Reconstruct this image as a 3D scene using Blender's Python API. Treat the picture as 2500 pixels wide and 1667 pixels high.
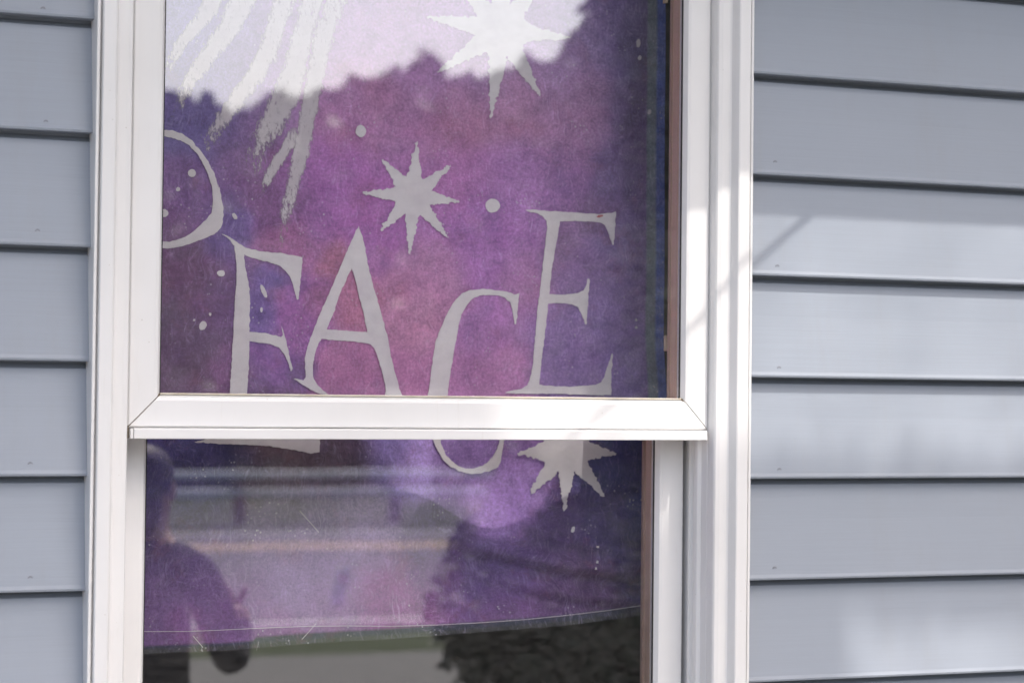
import bpy, bmesh, math, random
from mathutils import Vector, Matrix, noise
from mathutils.geometry import delaunay_2d_cdt
random.seed(7)
for o in list(bpy.data.objects): bpy.data.objects.remove(o)
scene = bpy.context.scene
COL = scene.collection
Z0 = 1.3717                                   # ground is z = 0, the eye is at 1.60 m

# ------------------------------------------------------------------ camera
F_PX, YAW, PITCH, ROLL = 5200.0, .371326, .0250677, .0110091
CAM = Vector((-.377583, -2.150247, .2282916 + Z0))
fw = Vector((math.sin(YAW)*math.cos(PITCH), math.cos(YAW)*math.cos(PITCH), math.sin(PITCH)))
rt = Vector((math.cos(YAW), -math.sin(YAW), 0)); up = rt.cross(fw)
R_ = rt*math.cos(ROLL) + up*math.sin(ROLL); U_ = up*math.cos(ROLL) - rt*math.sin(ROLL)
cam = bpy.data.cameras.new('camera'); co = bpy.data.objects.new('camera', cam); COL.objects.link(co)
co.matrix_world = Matrix(((R_.x, U_.x, -fw.x, CAM.x), (R_.y, U_.y, -fw.y, CAM.y), (R_.z, U_.z, -fw.z, CAM.z), (0, 0, 0, 1)))
cam.sensor_width = 36; cam.lens = F_PX/2500*36; cam.clip_start = .05; cam.clip_end = 2000
cam.dof.use_dof = True; cam.dof.focus_distance = 2.27; cam.dof.aperture_fstop = 6.0
scene.camera = co
# ------------------------------------------------------------------ sky, sun, exposure
SUN = Vector((.38, -1, 1.38)).normalized()
w = bpy.data.worlds.new('World'); scene.world = w; w.use_nodes = True
nt = w.node_tree; bg = nt.nodes['Background']
sk = nt.nodes.new('ShaderNodeTexSky'); sk.sky_type = 'NISHITA'; sk.sun_disc = False
sk.sun_elevation = math.asin(SUN.z); sk.sun_rotation = math.atan2(SUN.x, SUN.y)
sk.air_density = 1.0; sk.dust_density = 4.5; sk.ozone_density = 1.5
nt.links.new(sk.outputs[0], bg.inputs[0]); bg.inputs[1].default_value = .15
sl = bpy.data.lights.new('sun', 'SUN'); sl.energy = 2.2; sl.angle = math.radians(.53); sl.color = (1, .955, .89)
so = bpy.data.objects.new('sun', sl); COL.objects.link(so); so.location = (4, -8, 12)
so.rotation_euler = (-SUN).to_track_quat('-Z', 'Y').to_euler()
scene.view_settings.view_transform = 'Standard'; scene.view_settings.look = 'None'
scene.view_settings.exposure = 1.03; scene.view_settings.gamma = 1

# ------------------------------------------------------------------ pixel -> place (pixels of a 2352 px wide view)
def ray(px, py):
    s = 2500/2352; return (fw + R_*((px*s-1250)/F_PX) - U_*((py*s-833.5)/F_PX))
def on_plane(px, py, y):
    d = ray(px, py); return CAM + d*((y-CAM.y)/d.y)
def mirrored(px, py, dist, yg=.01):
    """point seen in the pane at a pixel, dist metres (horizontal) from the camera by way of the glass"""
    d = ray(px, py); d = d/math.hypot(d.x, d.y); p = CAM + d*dist
    return Vector((p.x, 2*yg-p.y, p.z))

# ------------------------------------------------------------------ materials
def new_mat(name):
    m = bpy.data.materials.new(name); m.use_nodes = True
    return m, m.node_tree, m.node_tree.nodes['Principled BSDF']
def N(nt, t, **kw):
    n = nt.nodes.new(t)
    for k, v in kw.items():
        if k in n.inputs: n.inputs[k].default_value = v
        else: setattr(n, k, v)
    return n
def coords(nt, scale=(1, 1, 1), rot=(0, 0, 0), out='Object'):
    tc = N(nt, 'ShaderNodeTexCoord'); mp = N(nt, 'ShaderNodeMapping')
    mp.inputs['Scale'].default_value = scale; mp.inputs['Rotation'].default_value = rot
    nt.links.new(tc.outputs[out], mp.inputs[0]); return mp.outputs[0]
def tex_noise(nt, vec, scale, detail=4, rough=.55):
    n = N(nt, 'ShaderNodeTexNoise', Scale=scale, Detail=detail, Roughness=rough); nt.links.new(vec, n.inputs['Vector']); return n.outputs['Fac']
def ramp(nt, fac, stops):
    r = N(nt, 'ShaderNodeValToRGB'); e = r.color_ramp.elements
    while len(e) < len(stops): e.new(.5)
    for el, (p, c) in zip(e, stops): el.position = p; el.color = c if len(c) == 4 else (*c, 1)
    nt.links.new(fac, r.inputs[0]); return r.outputs[0]
def mixc(nt, fac, a, b, blend='MIX'):
    m = N(nt, 'ShaderNodeMix', data_type='RGBA', blend_type=blend)
    for sock, v in ((m.inputs[0], fac), (m.inputs[6], a), (m.inputs[7], b)):
        if isinstance(v, bpy.types.NodeSocket): nt.links.new(v, sock)
        else: sock.default_value = v if not isinstance(v, tuple) or len(v) == 4 else (*v, 1)
    return m.outputs[2]
def math_(nt, op, a, b=None):
    m = N(nt, 'ShaderNodeMath', operation=op)
    for i, v in enumerate((a, b)):
        if v is None: continue
        if isinstance(v, bpy.types.NodeSocket): nt.links.new(v, m.inputs[i])
        else: m.inputs[i].default_value = v
    return m.outputs[0]
def bump(nt, bs, h, strength=.2, dist=.001):
    b = N(nt, 'ShaderNodeBump', Strength=strength, Distance=dist); nt.links.new(h, b.inputs['Height']); nt.links.new(b.outputs[0], bs.inputs['Normal'])
def simple(name, ca, cb, scale=20, rough=.6, bs_=.2, bd=.002, detail=5, vs=(1, 1, 1), spec=.5):
    m, nt, b = new_mat(name); v = coords(nt, vs); f = tex_noise(nt, v, scale, detail)
    nt.links.new(ramp(nt, f, [(.3, ca), (.7, cb)]), b.inputs['Base Color'])
    b.inputs['Roughness'].default_value = rough; b.inputs['Specular IOR Level'].default_value = spec
    if bs_: bump(nt, b, f, bs_, bd)
    return m
def mat_vinyl_white():
    m, nt, b = new_mat('white_vinyl'); v = coords(nt)
    big = tex_noise(nt, v, 6, 3); fine = tex_noise(nt, v, 900, 2)
    c = ramp(nt, big, [(.3, (.80, .79, .778)), (.7, (.86, .852, .846))])
    dirt = tex_noise(nt, coords(nt, (30, 30, 3)), 4, 6, .7)
    c = mixc(nt, ramp(nt, dirt, [(.6, (0, 0, 0)), (.8, (.16, .16, .16))]), c, (.55, .50, .42))
    specks = N(nt, 'ShaderNodeTexVoronoi', Scale=55); nt.links.new(v, specks.inputs['Vector'])
    c = mixc(nt, ramp(nt, specks.outputs['Distance'], [(.02, (.5, .5, .5)), (.05, (0, 0, 0))]), c, (.42, .37, .30))
    nt.links.new(c, b.inputs['Base Color']); b.inputs['Roughness'].default_value = .42
    bump(nt, b, fine, .12, .0006); return m
def mat_siding():
    m, nt, b = new_mat('grey_vinyl_siding'); v = coords(nt)
    oi = N(nt, 'ShaderNodeObjectInfo')
    big = tex_noise(nt, v, 2.2, 4); grain = tex_noise(nt, coords(nt, (9, 60, 420)), 1, 5, .65)
    c = ramp(nt, big, [(.3, (.318, .355, .412)), (.7, (.346, .383, .444))])
    c = mixc(nt, ramp(nt, grain, [(.3, (.16, .16, .16)), (.75, (0, 0, 0))]), c, (.27, .28, .31))
    streak = tex_noise(nt, coords(nt, (14, 14, 1.2)), 1.6, 5, .7)
    c = mixc(nt, ramp(nt, streak, [(.52, (0, 0, 0)), (.8, (.20, .20, .20))]), c, (.30, .295, .28))
    c = mixc(nt, math_(nt, 'MULTIPLY', oi.outputs['Random'], .10), c, (.41, .435, .49))
    nt.links.new(c, b.inputs['Base Color']); b.inputs['Roughness'].default_value = .5
    b.inputs['Specular IOR Level'].default_value = .35
    bump(nt, b, grain, .25, .0005); return m
def mat_glass():
    m, nt, b = new_mat('window_glass'); nt.nodes.remove(b)
    out = nt.nodes['Material Output']
    tr = N(nt, 'ShaderNodeBsdfTransparent'); tr.inputs[0].default_value = (.99, .99, .99, 1)
    gl = N(nt, 'ShaderNodeBsdfGlossy'); gl.inputs['Roughness'].default_value = 0; gl.inputs[0].default_value = (1, 1, 1, 1)
    fr = N(nt, 'ShaderNodeFresnel', IOR=1.5)
    wav = tex_noise(nt, coords(nt), 5, 1); bp = N(nt, 'ShaderNodeBump', Strength=.02, Distance=.004)
    nt.links.new(wav, bp.inputs['Height']); nt.links.new(bp.outputs[0], gl.inputs['Normal'])
    fac = math_(nt, 'MINIMUM', math_(nt, 'MULTIPLY', math_(nt, 'ADD', fr.outputs[0], GLASS_K), math_(nt, 'SUBTRACT', 1.0, N(nt, 'ShaderNodeNewGeometry').outputs['Backfacing'])), 1.0)
    mx = N(nt, 'ShaderNodeMixShader'); nt.links.new(fac, mx.inputs[0]); nt.links.new(tr.outputs[0], mx.inputs[1]); nt.links.new(gl.outputs[0], mx.inputs[2])
    # thin film of dust
    df = N(nt, 'ShaderNodeBsdfDiffuse'); df.inputs[0].default_value = (.7, .68, .66, 1)
    dn = tex_noise(nt, coords(nt, (1, 1, 2)), 60, 8, .75)
    m2 = N(nt, 'ShaderNodeMixShader'); nt.links.new(ramp(nt, dn, [(.4, (.008, .008, .008)), (.85, (.05, .05, .05))]), m2.inputs[0])
    nt.links.new(mx.outputs[0], m2.inputs[1]); nt.links.new(df.outputs[0], m2.inputs[2]); nt.links.new(m2.outputs[0], out.inputs[0])
    return m
GLASS_K = .20      # coated insulating glass: reflects more than bare glass
M = {}
M['white'] = mat_vinyl_white(); M['siding'] = mat_siding(); M['glass'] = mat_glass()
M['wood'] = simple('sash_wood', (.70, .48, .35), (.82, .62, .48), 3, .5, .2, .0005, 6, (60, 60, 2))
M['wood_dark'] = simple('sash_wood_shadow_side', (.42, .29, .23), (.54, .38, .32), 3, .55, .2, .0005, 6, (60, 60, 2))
M['wood_pale'] = simple('pale_wood_clip', (.45, .36, .24), (.55, .46, .33), 30)
M['gasket'] = simple('black_gasket', (.012, .012, .012), (.03, .028, .026), 60, .7)
M['dirt'] = simple('joint_dirt', (.10, .075, .05), (.28, .22, .15), 120, .9)
M['slot'] = simple('slot_shadow', (.25, .26, .29), (.29, .30, .33), 100, .8)
M['room'] = simple('room_plaster', (.06, .058, .055), (.09, .085, .08), 2, .9)
M['conc'] = simple('concrete', (.25, .245, .235), (.36, .35, .335), 18, .9, .4, .003)
M['soffit'] = simple('white_soffit', (.70, .69, .68), (.78, .77, .76), 5, .5)
M['asphalt'] = simple('asphalt', (.095, .093, .095), (.135, .13, .13), 90, .9, .3, .003)
M['gravel'] = simple('gravel_lot', (.15, .145, .14), (.25, .24, .235), 60, .95, .5, .01)
M['dimmer_mulch'] = simple('bounce_dimmer_mulch', (.03, .02, .014), (.085, .055, .035), 70, .95, .6, .02)
M['turf'] = simple('turf', (.026, .042, .014), (.065, .088, .028), 25, .95, .5, .02)
M['yellow'] = simple('road_paint_yellow', (.50, .33, .18), (.60, .41, .24), 40, .7)
M['roadwhite'] = simple('road_paint_white', (.6, .6, .58), (.75, .75, .72), 40, .7)
M['steel'] = simple('galvanised_steel', (.58, .59, .60), (.70, .71, .72), 10, .5)
M['post'] = simple('weathered_post', (.12, .085, .055), (.22, .16, .11), 5, .85, .3, .003, 5, (30, 30, 2))
M['bark'] = simple('bark', (.07, .05, .035), (.15, .11, .08), 8, .95, .6, .02, 6, (6, 6, 1))
M['insulator'] = simple('pale_glazed_insulator', (.50, .48, .49), (.60, .58, .58), 12, .45)
M['brown'] = simple('brown_timber', (.16, .075, .04), (.25, .12, .065), 6, .8, .3, .003, 5, (2, 30, 30))
M['cable'] = simple('black_cable', (.015, .015, .015), (.03, .03, .03), 40, .6)
def mat_leaf(name, a, b_):
    m, nt, b = new_mat(name); g = N(nt, 'ShaderNodeNewGeometry')
    nt.links.new(ramp(nt, g.outputs['Random Per Island'], [(0, a), (1, b_)]), b.inputs['Base Color'])
    b.inputs['Roughness'].default_value = .6; return m
M['leaf'] = mat_leaf('leaf', (.035, .07, .015), (.10, .15, .035))
M['needle'] = mat_leaf('needle', (.010, .022, .010), (.035, .055, .022))
M['wood_far'] = mat_leaf('far_leaf', (.045, .06, .022), (.12, .125, .05))

# ------------------------------------------------------------------ mesh helpers
def obj(name, verts, faces, mat, parent=None, smooth=False):
    me = bpy.data.meshes.new(name); me.from_pydata([tuple(v) for v in verts], [], faces); me.update()
    bm = bmesh.new(); bm.from_mesh(me); bmesh.ops.recalc_face_normals(bm, faces=bm.faces); bm.to_mesh(me); bm.free()
    o = bpy.data.objects.new(name, me); COL.objects.link(o)
    if mat: me.materials.append(M[mat])
    if parent: o.parent = parent
    if smooth:
        for p in me.polygons: p.use_smooth = True
    return o
def thing(name, label, cat, group=None, loc=(0, 0, 0)):
    o = bpy.data.objects.new(name, None); COL.objects.link(o); o.empty_display_size = .1
    o['label'] = label; o['category'] = cat
    if group: o['group'] = group
    return o
def box(name, a, b, mat, parent=None, bev=0):
    v = [(x, y, z) for x in (a[0], b[0]) for y in (a[1], b[1]) for z in (a[2], b[2])]
    f = [(0, 1, 3, 2), (4, 6, 7, 5), (0, 4, 5, 1), (2, 3, 7, 6), (0, 2, 6, 4), (1, 5, 7, 3)]
    o = obj(name, v, f, mat, parent)
    if bev:
        md = o.modifiers.new('bevel', 'BEVEL'); md.width = bev; md.segments = 2; md.limit_method = 'ANGLE'
    return o
def sweep(name, prof, path, mat, parent=None, closed=True):
    """prof: list of points per station; path: list of functions p -> 3D"""
    n = len(prof); v = []; f = []
    for fn in path: v += [fn(p) for p in prof]
    for k in range(len(path)-1):
        for i in range(n if closed else n-1):
            j = (i+1) % n; f.append((k*n+i, k*n+j, (k+1)*n+j, (k+1)*n+i))
    if closed: f.append(tuple(range(n))[::-1]); f.append(tuple((len(path)-1)*n+i for i in range(n)))
    return obj(name, v, f, mat, parent)
def tube(name, pts, rads, mat, parent=None, seg=8):
    v = []; f = []
    for i, p in enumerate(pts):
        p = Vector(p); d = (Vector(pts[min(i+1, len(pts)-1)])-Vector(pts[max(i-1, 0)])).normalized()
        a = d.orthogonal().normalized() if i == 0 else (a - d*a.dot(d)).normalized()
        b = d.cross(a)
        r = rads[i] if isinstance(rads, (list, tuple)) else rads
        v += [p+(a*math.cos(t)+b*math.sin(t))*r for t in [2*math.pi*k/seg for k in range(seg)]]
    for i in range(len(pts)-1):
        for k in range(seg):
            j = (k+1) % seg; f.append((i*seg+k, i*seg+j, (i+1)*seg+j, (i+1)*seg+k))
    f.append(tuple(range(seg))[::-1]); f.append(tuple((len(pts)-1)*seg+k for k in range(seg)))
    return obj(name, v, f, mat, parent, True)
def structure(o): o['kind'] = 'structure'; return o
def interp(pts, x):
    if x <= pts[0][0]: return pts[0][1]
    for (a, b), (c, d) in zip(pts, pts[1:]):
        if x <= c: return b+(d-b)*(x-a)/(c-a)
    return pts[-1][1]
def sstep(a, b, x):
    t = max(0, min(1, (x-a)/(b-a))); return t*t*(3-2*t)
def Zr(z): return z+Z0

# ------------------------------------------------------------------ the place outside: ground, lot, verge, road
def ground_mirror_y(px, py):                  # where the pane shows the ground at a pixel
    d = ray(px, py); t = -CAM.z/d.z; return .02-(CAM.y+d.y*t)
LY, RY0, RY1 = ground_mirror_y(800, 1507), ground_mirror_y(800, 1452), ground_mirror_y(680, 1222)    # lot edge, near and far edge of the road
structure(obj('ground', [(-400, 60, 0), (400, 60, 0), (400, -500, 0), (-400, -500, 0)], [(0, 1, 2, 3)], 'turf'))
structure(obj('gravel_lot', [(-40, .06, .004), (60, .06, .004), (60, LY, .004), (-40, LY, .004)], [(0, 1, 2, 3)], 'gravel'))
structure(obj('bounce_dimmer_bed', [(-3.3, -.004, .010), (4.3, -.004, .010), (4.3, -1.3, .010), (-3.3, -1.3, .010)], [(0, 1, 2, 3)], 'dimmer_mulch'))  # unseen dark bed, added to cut light bouncing onto the lower wall
road = structure(obj('road', [(-150, RY0, .012), (200, RY0, .012), (200, RY1, .012), (-150, RY1, .012)], [(0, 1, 2, 3)], 'asphalt'))
YL = ground_mirror_y(680, 1259)
for dy in (-.22, .22):
    obj('painted_line', [(-150, YL+dy-.13, .016), (200, YL+dy-.13, .016), (200, YL+dy+.13, .016), (-150, YL+dy+.13, .016)], [(0, 1, 2, 3)], 'yellow', road)
for y in (RY0-.5, RY1+.5):
    obj('painted_line', [(-150, y-.06, .016), (200, y-.06, .016), (200, y+.06, .016), (-150, y+.06, .016)], [(0, 1, 2, 3)], 'roadwhite', road)

# ------------------------------------------------------------------ house wall with siding
house = thing('house_wall', 'grey vinyl-sided house wall with lapped horizontal boards around the white window', 'wall')
P = .1143; WX0, WX1 = .001, .736; XL, XR = -3.2, 4.2
WZ0, WZ1 = Zr(-.55), Zr(.905)                  # window opening
ZTOP = Zr(1.12)
row0 = Zr(.6)                                  # bottom edge of one lap
rows = [row0+k*P for k in range(-14, 6)]
def siding(x0, x1, z, dz, seed):
    z += dz
    prof = [(.010, P+.012), (.0090, P*.985), (.0050, P*.955), (.0008, P*.935), (-.0035, P*.6), (-.0085, P*.3), (-.0125, .006), (-.0138, .0025), (-.0132, .0004), (-.0115, 0), (.004, .0005), (.0075, .004)]
    n = max(2, int((x1-x0)/.06)); path = []
    for i in range(n+1):
        x = x0+(x1-x0)*i/n
        wob = noise.noise(Vector((x*1.7, seed*3.1, 0)))*.0012; wz = noise.noise(Vector((x*1.1, seed*5.7, 9)))*.0008
        path.append(lambda p, x=x, wob=wob, wz=wz: (x, p[0]+wob*(1-p[1]/P), z+p[1]+wz))
    o = sweep('siding_board', prof, path, 'siding', house)
    return o
boards = {}
for k, z in enumerate(rows):
    if z+P < WZ0 or z > WZ1: siding(XL, XR, z, 0, k)
    else:
        boards[('L', k)] = siding(XL, WX0+.004, z, 0, k); boards[('R', k)] = siding(WX1-.004, XR, z, -.0055, k+50)
# small weep slots pressed into the boards beside the window
def weep(px, py, side):
    p = on_plane(px*.9408, py*.9408, -.012)
    ks = [k for k, z in enumerate(rows) if z-.006 <= p.z < z-.006+P]
    if not ks: return
    k = ks[0]; rz = rows[k]+(-.0055 if side == 'R' else 0)
    y = -.0132+.0158*max(0, p.z-rz)/P*1.02-.0006
    v = []; f = []; n = 7
    for i in range(n):
        a = math.pi*(.95-.85*i/(n-1)); wd = .0006*math.sin(math.pi*(i+.4)/(n-.2))+.0002
        for r in (.0022-wd, .0022+wd): v += [(p.x+r*math.cos(a), y, p.z+r*math.sin(a)), (p.x+r*math.cos(a), y+.001, p.z+r*math.sin(a))]
    for i in range(n-1):
        b = i*4; f += [(b, b+2, b+6, b+4), (b, b+4, b+5, b+1), (b+2, b+3, b+7, b+6), (b+1, b+5, b+7, b+3)]
    b = (n-1)*4; f += [(0, 1, 3, 2), (b, b+2, b+3, b+1)]
    obj('weep_slot', v, f, 'slot', boards[(side, k)])
for a in ((105, 24), (112, 300), (92, 566), (74, 1134), (74, 1412)): weep(*a, 'L')
for a in ((1893, 398), (1898, 652), (1902, 900), (1903, 1148), (1892, 1388)): weep(*a, 'R')
# wall body behind the boards, with the opening left free
for a, b in (((XL, .02, 0), (WX0+.02, .07, ZTOP)), ((WX1-.02, .02, 0), (XR, .07, ZTOP)),
             ((WX0+.02, .02, 0), (WX1-.02, .07, WZ0)), ((WX0+.02, .02, WZ1), (WX1-.02, .07, ZTOP))): box('sheathing', a, b, 'conc', house)
box('foundation', (XL, -.004, 0), (XR, .0195, rows[0]+.03), 'conc', house)
# eave: its front edge throws the shadow across the top of the view
ED = .46; EZ = Zr(.433)+1.38*ED
box('soffit', (XL-.3, -ED+.03, EZ), (XR+.3, .06, EZ+.02), 'soffit', house)
fas = box('fascia', (XL-.3, -ED, EZ-.002), (XR+.3, -ED+.028, EZ+.16), 'soffit', house)
box('roof_slope', (XL-.3, -ED-.03, EZ+.162), (XR+.3, .5, EZ+.2), 'asphalt', house)
# room behind the window
room = structure(obj('room', [(x, y, z) for x in (-1.8, 3) for y in (.16, 3.6) for z in (.1, 2.75)],
    [(0, 1, 3, 2), (4, 6, 7, 5), (0, 4, 6, 2), (2, 3, 7, 6), (1, 5, 7, 3)], 'room'))
for a, b in (((-1.8, .071, .1), (WX0-.03, .159, 2.75)), ((WX1+.03, .071, .1), (3, .159, 2.75)),
             ((WX0-.03, .071, .1), (WX1+.03, .159, WZ0-.03)), ((WX0-.03, .071, WZ1+.03), (WX1+.03, .159, 2.75))): box('inner_wall', a, b, 'room', room)

# ------------------------------------------------------------------ the window
win = thing('sash_window', 'white vinyl double-hung window with a purple painted banner behind its panes', 'window')
def casing(side):
    # (distance from the outer edge, depth): lip, groove, proud flat, inner flat, return
    pr = [(0, .004), (0, -.0290), (.0006, -.0300), (.0028, -.0302), (.0034, -.0295), (.0036, -.0235), (.0052, -.0235), (.0055, -.0325), (.0066, -.0338),
          (.0180, -.0340), (.0194, -.0332), (.0215, -.0275), (.0228, -.0222), (.0250, -.0212), (.0330, -.0208), (.0372, -.0195), (.0386, -.0175), (.0392, -.012), (.0392, .075), (.0300, .075), (.0300, .004)]
    fx = (lambda d: WX0+d) if side < 0 else (lambda d: WX1-d*1.045)
    zs = [WZ0, Zr(-.2), Zr(.1), Zr(.4), WZ1]
    o = sweep('casing', pr, [lambda p, z=z: (fx(p[0]), p[1], z) for z in zs], 'white', win)
    return o
casing(-1); casing(1)
box('casing', (WX0-.006, -.031, WZ1-.02), (WX1+.006, .0690, WZ1+.03), 'white', win, .002)
box('sill', (WX0-.012, -.055, WZ0-.035), (WX1+.012, .069, WZ0+.012), 'white', win, .003)
# jamb tracks beside the lower sash
for s, xo in ((-1, .0396), (1, .6955)):
    x = lambda d: xo-s*d
    pr = [(0, -.003), (.0008, -.003), (.0012, .010), (.0050, .012), (.0058, .0150), (.0052, .0185), (.0014, .0205), (.0012, .031), (.0042, .0325), (.0046, .0350), (.0040, .0375), (.0010, .039), (.0010, .074), (0, .074)]
    sweep('jamb_track', pr, [lambda p, z=z: (x(p[0]), p[1], z) for z in (WZ0+.012, Zr(.19), WZ1-.02)], 'white', win)
def sash(name, X0, X1, Z0_, Z1_, wl, wr, wb, wt, yf, yg, deep, zgap=.0013):
    """frame of four mitred pieces, a pane and a wooden inner liner"""
    s = bpy.data.objects.new(name, None); COL.objects.link(s); s.parent = win
    prof = [(0, deep), (0, .002), (.02, .0002), (.05, -.0008), (.80, .0000), (.90, .0012), (1.0, yg-yf-.0045), (1.0, deep)]
    def corner(u, c):
        ix = X0+wl*u if c[0] == 0 else X1-wr*u
        iz = Z0_+wb*u if c[1] == 0 else Z1_-wt*u
        return ix, iz
    for nm, ca, cb in (('stile', (0, 0), (0, 1)), ('stile', (1, 1), (1, 0)), ('bottom_rail', (1, 0), (0, 0)), ('top_rail', (0, 1), (1, 1))):
        def st(c, inw):
            def fn(p):
                x, z = corner(p[0], c)
                return (x+inw[0], yf+p[1], z+inw[1])
            return fn
        g = zgap*.5
        if nm == 'stile': A, B = (0, g*1.4 if ca[1] == 0 else -g*1.4), (0, -g*1.4 if cb[1] == 1 else g*1.4)
        else: A, B = (g if ca[0] == 0 else -g, 0), (-g if cb[0] == 1 else g, 0)
        sweep(nm, prof, [st(ca, A), st(cb, B)], 'white', s)
    gx0, gx1, gz0, gz1 = X0+wl, X1-wr, Z0_+wb, Z1_-wt
    # dirt lying in the mitred joints
    for (ax, az), (bx_, bz) in (((X0+.001, Z0_+.001), (gx0, gz0)), ((X1-.001, Z0_+.001), (gx1, gz0))):
        box('joint_dirt', (min(ax, bx_), yf+.004, az), (max(ax, bx_), yf+.006, bz), 'dirt', s) if False else None
        v = [(ax, yf+.0012, az-.001), (bx_, yf+.0030, bz-.001), (bx_, yf+.0030, bz+.001), (ax, yf+.0012, az+.001)]
        v2 = [(p[0], p[1]+.006, p[2]) for p in v]
        obj('joint_dirt', v+v2, [(0, 1, 2, 3), (7, 6, 5, 4), (0, 4, 5, 1), (1, 5, 6, 2), (2, 6, 7, 3), (3, 7, 4, 0)], 'dirt', s)
    box('pane', (gx0-.004, yg-.002, gz0-.004), (gx1+.004, yg+.002, gz1+.004), 'glass', s)
    # gasket and wooden liner lining the opening behind the pane
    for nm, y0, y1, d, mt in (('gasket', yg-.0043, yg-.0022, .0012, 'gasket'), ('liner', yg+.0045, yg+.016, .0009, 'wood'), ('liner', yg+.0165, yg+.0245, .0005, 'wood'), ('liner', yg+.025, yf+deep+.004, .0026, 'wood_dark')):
        box(nm, (gx1-d, y0, gz0), (gx1+.012, y1, gz1), mt, s)
        box(nm, (gx0-.012, y0, gz0), (gx0+d, y1, gz1), mt, s)
    box('liner', (gx0-.01, yg+.0045, gz0-.012), (gx1+.01, yf+deep+.004, gz0-.0005), 'wood', s)
    box('liner', (gx0-.01, yg+.0045, gz1+.0005), (gx1+.01, yf+deep+.004, gz1+.012), 'wood', s)
    return s, (gx0, gx1, gz0, gz1)
us, UG = sash('upper_sash', .0425, .6945, Zr(.1915), Zr(.895), .0335, .0305, .0340, .034, -.004, .0085, .030)
ls, LG = sash('lower_sash', .0400, .6895, Zr(-.53), Zr(.224), .0335, .0325, .04, .036, .046, .0585, .028)
# dripping lip under the upper sash's bottom rail
pr = [(-.0128, .1800), (-.0135, .1806), (-.0132, .1895), (-.0120, .1909), (.0240, .1912), (.0240, .1835), (-.006, .1835), (-.0070, .1800)]
sweep('lip', pr, [lambda p, x=x: (x, p[0], Zr(p[1])) for x in (.0475, .2, .5, .6895)], 'white', us)
box('end_cap', (.0440, -.0125, Zr(.1802)), (.0468, .02, Zr(.1905)), 'white', us)
box('end_dirt', (.0425, -.0040, Zr(.1803)), (.0438, .012, Zr(.1915)), 'dirt', us)
M['sealant'] = simple('yellowed_sealant', (.52, .44, .31), (.80, .76, .68), 35, .6, .3, .001)
box('sealant', (.0760, -.0005, Zr(.2248)), (.6636, .0058, Zr(.2266)), 'sealant', us, .0006)
for x0, x1, z0, z1 in ((.080, .092, .2215, .2228), (.097, .1005, .2195, .2212), (.640, .652, .2178, .2196), (.6535, .657, .2185, .2195)):
    box('stain', (x0, .0000, Zr(z0)), (x1, .0042, Zr(z1)), 'sealant', us, .0004)
M['pile'] = simple('grey_brown_weather_strip', (.10, .075, .065), (.22, .18, .15), 200, .95)
box('weather_strip', (.0404, .0015, Zr(.1915)), (.0424, .012, Zr(.895)), 'pile', us)
box('weather_strip', (.6947, .0015, Zr(.1915)), (.6955, .012, Zr(.895)), 'pile', us)
# small pale clips on the inner edge of both sashes
def clip(px, py0, py1, y, par):
    a = on_plane(px, py0, y); b = on_plane(px, py1, y)
    box('clip', (a.x-.002, y-.003, b.z), (a.x+.0015, y+.003, a.z), 'wood_pale', par)
clip(1531, 770, 806, .041, us); clip(1529, -30, 8, .041, us); clip(1483, 1130, 1165, .083, ls)

# ------------------------------------------------------------------ the painted banner behind the panes
ban = thing('painted_banner', 'purple painted banner with pale letters F A C E and stars behind the window panes', 'banner')
YB = .146
def curve_z(pts):
    c = []
    for px, py in pts:
        p = on_plane(px, py, YB); c.append((p.x, p.z))
    return c
FOLD1 = curve_z([(860, 1165), (1000, 1215), (1130, 1262), (1300, 1296), (1500, 1312)])
FOLD2 = curve_z([(900, 1240), (1050, 1290), (1250, 1345), (1500, 1378)])
FOLD3 = curve_z([(1150, 1205), (1300, 1238), (1500, 1276)])
HEM = curve_z([(200, 1507), (340, 1500), (520, 1493), (690, 1478), (900, 1467), (1100, 1452), (1300, 1436), (1480, 1414), (1560, 1400)])
BX0, BX1, BZ1 = -.06, on_plane(1527, 500, YB+.009).x, Zr(.98)
VX = on_plane(1135, 1200, .18).x
def yb(x, z):
    y = YB+.004*noise.noise(Vector((x*3.2, z*2.1, 3)))+.0026*noise.noise(Vector((x*13, z*7, 5)))+.0011*noise.noise(Vector((x*30+z*12, z*18, 2)))
    zr = z-Z0
    low = 1-sstep(.10, .24, zr)
    y += .036*low*math.exp(-((x-VX)/.075)**2)*sstep(-.05, .04, zr)
    for cv, amp, sg in ((FOLD1, -.019, .013), (FOLD2, -.012, .012), (FOLD3, -.012, .010)):
        fade = sstep(cv[0][0], cv[0][0]+.16, x)
        d = (z-interp(cv, x))/sg; y += amp*fade*math.exp(-d*d)
        d = (z-interp(cv, x)+.020)/sg; y -= amp*.7*fade*math.exp(-d*d)
    y += .010*sstep(.640, .70, x)*sstep(.22, .30, zr)
    return y
def on_banner(px, py):
    y = YB
    for _ in range(4):
        p = on_plane(px, py, y); y = yb(p.x, p.z)
    return p
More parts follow.
